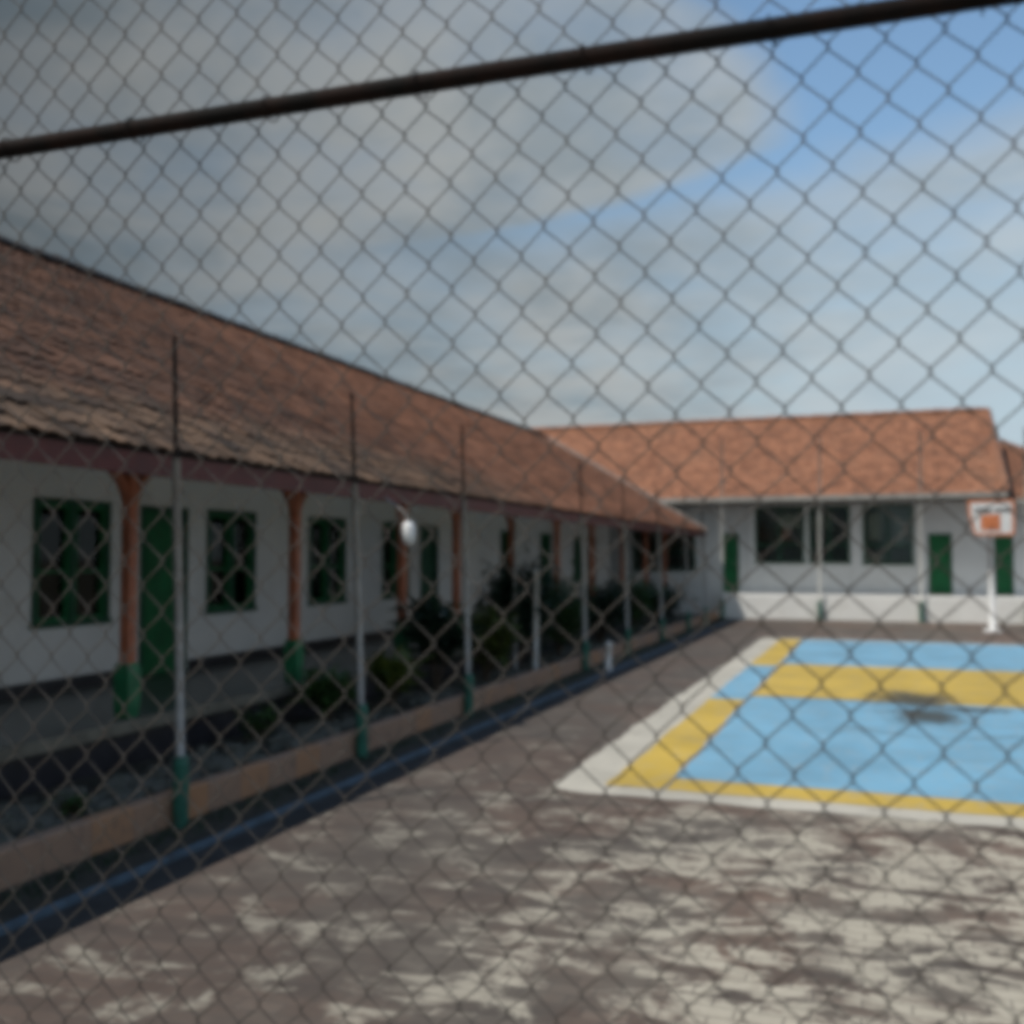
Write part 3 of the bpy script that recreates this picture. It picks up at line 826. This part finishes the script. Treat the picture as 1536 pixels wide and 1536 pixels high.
lab = ['grey post with green foot at the near end of the kerb, left of the frame',
       'tall grey post with teal green foot on the kerb, closest to the camera',
       'grey post with green foot, second from the near end of the kerb row',
       'grey post with green foot, third from the near end of the kerb row',
       'grey post with green foot just before the short white marker stub',
       'grey post with green foot, first beyond the short white marker stub',
       'grey post with green foot, second beyond the short white marker stub',
       'grey post with green foot, third beyond the short white marker stub',
       'grey post with green foot, last of the kerb row by the shaded corner']
ly_, lab = ly_[1:], lab[1:]
pole_row('fence_post', -4.91, ly_, 3.68, -.12, lab, 'grey posts along the terracotta kerb', 'steel', sp=2.74)
bx = [-4.85, -1.80, 1.17, 4.1]
lab = ['tall pale post in front of the far building beside the green corner door', 'tall pale post with green foot in front of the wide dark windows',
       'tall pale post with green foot left of the basketball backboard', 'tall pale post at the right edge beyond the basketball backboard']
pole_row('net_post', bx, [33.38] * 4, 5.85, .03, lab, 'tall posts in front of the far building', 'steel_far', .036, .62, .075)

def pipe(name, lab, x, y, z0, z1, r, mat, cap=True, cat='post'):
    t = thing(name, lab, cat, (x, y, z0))
    m = MB(); m.tube([(x, y, z0 - .1), (x + .01, y, z1)], r, 12); m.build('pole', M[mat], t, smooth=True)
    m = MB(); m.tube([(x + .01, y, z1 - .03), (x + .01, y, z1 + .012), (x + .01, y, z1 + .02)], [r * 1.25, r * 1.25, r * .8], 12); m.build('cap', M[mat], t)
    return t
pipe('pipe_post', 'plain grey pipe post rising from the bed behind the dark bush', -5.75, 15.95, .08, 2.85, .034, 'steel')
pipe('white_pipe_post', 'white painted pipe post standing inside the bed without a green foot', -5.35, 15.85, .08, 1.75, .038, 'steel_far')
pipe('marker_stub', 'short white pipe stub standing on the pavement in front of the kerb', -4.54, 17.45, .03, .47, .055, 'white', cat='marker')

# ------------------------------------------------------------------ basketball hoop
hx, hy = 2.80, 29.95
hoop = thing('basketball_hoop', 'white pole basketball hoop with orange edged white backboard', 'basketball hoop', (hx, hy, 0))
m = MB(); m.tube([(hx, hy, -.02), (hx, hy, 2.75)], .085, 14); m.tube([(hx, hy, 2.2), (hx - .02, hy - .45, 2.75)], .035, 10); m.tube([(hx, hy, 2.70), (hx - .02, hy - .5, 3.05)], .04, 10)
m.build('pole', M['white'], hoop, smooth=True)
m = MB(); m.cbox(hx - .22, hx + .22, hy - .22, hy + .22, -.02, .05, .02); m.build('base_plate', M['white'], hoop)
fy = hy - .52
def poly_board(mb, pts, y0, y1, mi=0):
    n = len(pts); v = [(p[0], y0, p[1]) for p in pts] + [(p[0], y1, p[1]) for p in pts]
    mb.add(v, [tuple(range(n)), tuple(range(2 * n - 1, n - 1, -1))] + [(i, n + i, n + (i + 1) % n, (i + 1) % n) for i in range(n)], mi)
bx0, bx1, bz0, bz1 = hx - .58, hx + .54, 2.56, 3.50
outl = [(bx0 + .14, bz0), (bx1 - .03, bz0), (bx1, bz0 + .12), (bx1, bz1), (bx0, bz1), (bx0, bz1 - .32)]
m = MB(); poly_board(m, outl, fy, fy + .04); bd_ = m.build('backboard', M['white'], hoop)
m = MB()
cxm = sum(p[0] for p in outl) / 6; czm = sum(p[1] for p in outl) / 6
inn = [(cxm + (p[0] - cxm) * .88, czm + (p[1] - czm) * .86) for p in outl]
for i in range(6):
    j = (i + 1) % 6
    v = [(q[0], yy, q[1]) for yy in (fy - .008, fy - .001) for q in (outl[i], outl[j], inn[j], inn[i])]
    m.add(v, [(0, 1, 2, 3), (7, 6, 5, 4), (0, 4, 5, 1), (2, 6, 7, 3)])
m.build('border', M['orange'], bd_)
m = MB(); m.box(hx - .28, hx + .20, fy - .008, fy - .001, 2.70, 3.12); m.build('aiming_square', M['orange'], bd_)
x = bx0 + .16
for word in ((.05, .07, .04, .07, .05, .05), (.06, .05, .07, .04, .07)):
    m = MB()
    for w in word:
        m.box(x, x + w + .0155, fy - .008, fy - .001, 3.17 + R.uniform(0, .015), 3.27 + R.uniform(-.02, .01))
        x += w + .015
    x += .08
    m.build('lettering', M['ink'], bd_)
m = MB()
pts = [(hx - .04 + .225 * cos(a), fy - .30 + .225 * sin(a), 2.86) for a in [2 * pi * i / 28 for i in range(29)]]
m.tube(pts, .010, 8, False); m.tube([(hx - .04, fy - .0, 2.86), (hx - .04, fy - .08, 2.86)], .02, 8); m.build('rim', M['orange'], hoop)

# ------------------------------------------------------------------ plants in the bed
def shrub(name, lab, x, y, h, rad, mat, n, ls, style='bush', group='plants in the bed behind the kerb'):
    z0 = .09
    t = thing(name, lab, 'plant', (x, y, z0), group)
    st = MB(); lf = MB()
    ends = []
    ns = 9 if style == 'bush' else 6
    for i in range(ns):
        a = 2 * pi * i / ns + R.uniform(-.3, .3); rr = rad * R.uniform(.25, .8); hh = h * R.uniform(.6, .97)
        p = [(x, y, z0 - .05), (x + rr * .4 * cos(a), y + rr * .4 * sin(a), z0 + hh * .5), (x + rr * cos(a), y + rr * sin(a), z0 + hh)]
        st.tube(p, [.018, .012, .005], 6); ends.append(p)
    for i in range(n):
        e = R.choice(ends); tt = R.uniform(.25, 1.05)
        base = Vector(e[1]).lerp(Vector(e[2]), (tt - .3) / .7) if tt > .3 else Vector(e[0]).lerp(Vector(e[1]), tt / .3)
        off = Vector((R.gauss(0, 1), R.gauss(0, 1), R.gauss(0, .8)))
        c0 = base + off * rad * (.22 if style == 'bush' else .10)
        if c0.z < z0 + .02: c0.z = z0 + .05
        a = R.uniform(0, 2 * pi); el = R.uniform(-.5, .9) if style == 'bush' else R.uniform(.1, 1.2)
        d = Vector((cos(a) * cos(el), sin(a) * cos(el), sin(el))); s = d.cross(Vector((0, 0, 1))).normalized()
        L = ls * R.uniform(.6, 1.3); w = L * (.30 if style == 'bush' else .16)
        dr = Vector((0, 0, -.25 * L))
        lf.add([c0, c0 + d * L * .45 + s * w, c0 + d * L + dr, c0 + d * L * .45 - s * w], [(0, 1, 2, 3)])
    st.build('stem', M['trunk'], t); lf.build('foliage', M[mat], t)
    return t
shrub('bush', 'tall dense dark green bush in the bed, tallest of the planting', -5.85, 16.4, 1.9, .85, 'leaf_dark', 3800, .15)
shrub('bush', 'lime green leafy bush in front of the tall dark bush', -5.65, 14.4, 1.15, .50, 'leaf_lime', 900, .15)
shrub('bladed_plant', 'plant with long lime blades right of the third grey post base', -5.8, 11.5, .66, .42, 'leaf_lime', 170, .36, 'blade')
shrub('bladed_plant', 'low plant with spreading dark green blades beside the second veranda column foot', -5.95, 10.2, .60, .42, 'leaf_mid', 170, .32, 'blade')
shrub('bladed_plant', 'broad green blades reaching up in front of the dark green wing door', -5.9, 13.1, 1.25, .55, 'leaf_dark', 260, .48, 'blade')
shrub('bush', 'rounded green bush just beyond the tall dark bush', -5.75, 18.4, 1.55, .70, 'leaf_mid', 2200, .13)
shrub('bush', 'low dark bush between two posts in the far half of the bed', -5.8, 21.6, 1.40, .75, 'leaf_dark', 2200, .13)
shrub('bush', 'bright green bush in the far half of the bed', -5.75, 24.4, 1.25, .7, 'leaf_mid', 1800, .13)
shrub('bush', 'last dark bush near the far end of the bed', -5.8, 27.8, 1.25, .8, 'leaf_dark', 1800, .13)
shrub('bladed_plant', 'small olive plant in shade beyond the nearest veranda column', -6.0, 8.9, .38, .3, 'leaf_mid', 110, .16, 'blade')
shrub('weed_tuft', 'small green weed tuft growing among the rubble near the kerb', -5.55, 5.9, .16, .14, 'leaf_mid', 70, .09)
gw = MB()
for i in range(5200):
    y = 3 + 29 * R.random() ** 1.3; x = R.choice((R.gauss(-4.80, .07), R.uniform(-6.3, -5.15)))
    if -5.12 < x < -4.97 or x > -4.62: continue
    if x < -5.1 and noise is None: continue
    z = .0 if x > -5 else .10
    a = R.uniform(0, 6.28); h = R.uniform(.02, .075); w = .006
    gw.add([(x - w, y, z), (x + w, y + .003, z), (x + .5 * h * cos(a), y + .5 * h * sin(a), z + h)], [(0, 1, 2)])
struct(gw.build('grass', M['leaf_dark']), 'stuff')

# ------------------------------------------------------------------ chain link fence right in front of the camera
fence = thing('chain_link_fence', 'weathered chain link fence with rusty top rail close in front of everything', 'fence', (-.6, 1.46, 0))
def lat(k, m):
    K = k / 20; Mm = m / 20
    if K > 1.2:                       # straight run beyond the sagging bay
        p, q = lat(24, m), lat(23.9, m); t = (k - 24) * 10
        return tuple(p[i] + (p[i] - q[i]) * t for i in range(3))
    if K < -3:
        p, q = lat(-60, m), lat(-59.9, m); t = (-60 - k) * 10
        return tuple(p[i] + (p[i] - q[i]) * t for i in range(3))
    x = -.09509 + .76616 * K + .02109 * Mm - .00124 * K * K + .00129 * K * Mm - .00491 * Mm * Mm
    z = 2.67734 + .00342 * K - .859 * Mm + .00035 * K * K - .00075 * K * Mm + .00597 * Mm * Mm
    return x, 1.464 + .035 * (x + .093), z
wm = MB()
WR = .00128
nr_ = 6
ring = [(cos(2 * pi * q / nr_), sin(2 * pi * q / nr_)) for q in range(nr_)]
for kk in range(-84, 62):
    pts = []
    for m in range(-18, 62):
        odd = (kk + m) % 2
        k_ = kk + (1 if odd else 0)
        x, y, z = lat(k_, m)
        ov = .0018 if odd else -.0018
        yo = .0022 if odd else -.0022
        jx = R.gauss(0, .0006); jz = R.gauss(0, .0006)
        pts.append((x + ov + jx, y + yo, z + .0026 + jz)); pts.append((x + ov + jx, y - yo, z - .0026 + jz))
    v = []
    for i, p in enumerate(pts):
        a_ = Vector(pts[max(0, i - 1)]); b2 = Vector(pts[min(len(pts) - 1, i + 1)])
        t = (b2 - a_).normalized(); s = t.cross(Vector((0, 1, 0))).normalized(); u = s.cross(t)
        for cq, sq in ring: v.append(Vector(p) + s * (cq * WR) + u * (sq * WR))
    f = []
    for i in range(len(pts) - 1):
        for q in range(nr_):
            j = (q + 1) % nr_
            f.append((i * nr_ + q, i * nr_ + j, (i + 1) * nr_ + j, (i + 1) * nr_ + q))
    wm.add(v, f)
wm.build('wire_mesh', M['wire'], fence, smooth=True)
m = MB()
pts = []
for i in range(41):
    x = -3.30 + 5.8 * i / 40
    pts.append((x, 1.4435 + .035 * (x + .093), 2.7465 - .001 * sin(x * 3)))
m.tube(pts, .0155, 16)
rl = m.build('top_rail', M['rust'], fence, smooth=True)
for i in range(18):
    m = MB(); x = -2.84 + i * .27; y = 1.4435 + .035 * (x + .093); z = 2.7465 - .001 * sin(x * 3)
    m.tube([(x + .001 * q, y + .021 * cos(q * pi / 6), z - .002 + .021 * sin(q * pi / 6)) for q in range(13)], .0014, 6)
    m.build('tie_wire', M['rust'], rl)
for x in (-3.32, 2.52):
    m = MB(); m.tube([(x, 1.402 + .035 * (x + .093), -.05), (x, 1.402 + .035 * (x + .093), 3.4)], .024, 14)
    m.build('end_post', M['rust'], fence, smooth=True)

# ------------------------------------------------------------------ clean up and render settings
for o in bpy.data.objects:
    if '_o' in o: del o['_o']
scene.render.engine = 'CYCLES'
scene.cycles.use_denoising = True
scene.cycles.max_bounces = 8
scene.cycles.transparent_max_bounces = 12
scene.cycles.filter_width = 6.0
scene.view_settings.view_transform = 'Standard'; scene.view_settings.look = 'None'
scene.view_settings.exposure = 0; scene.view_settings.gamma = 1
scene.render.film_transparent = False
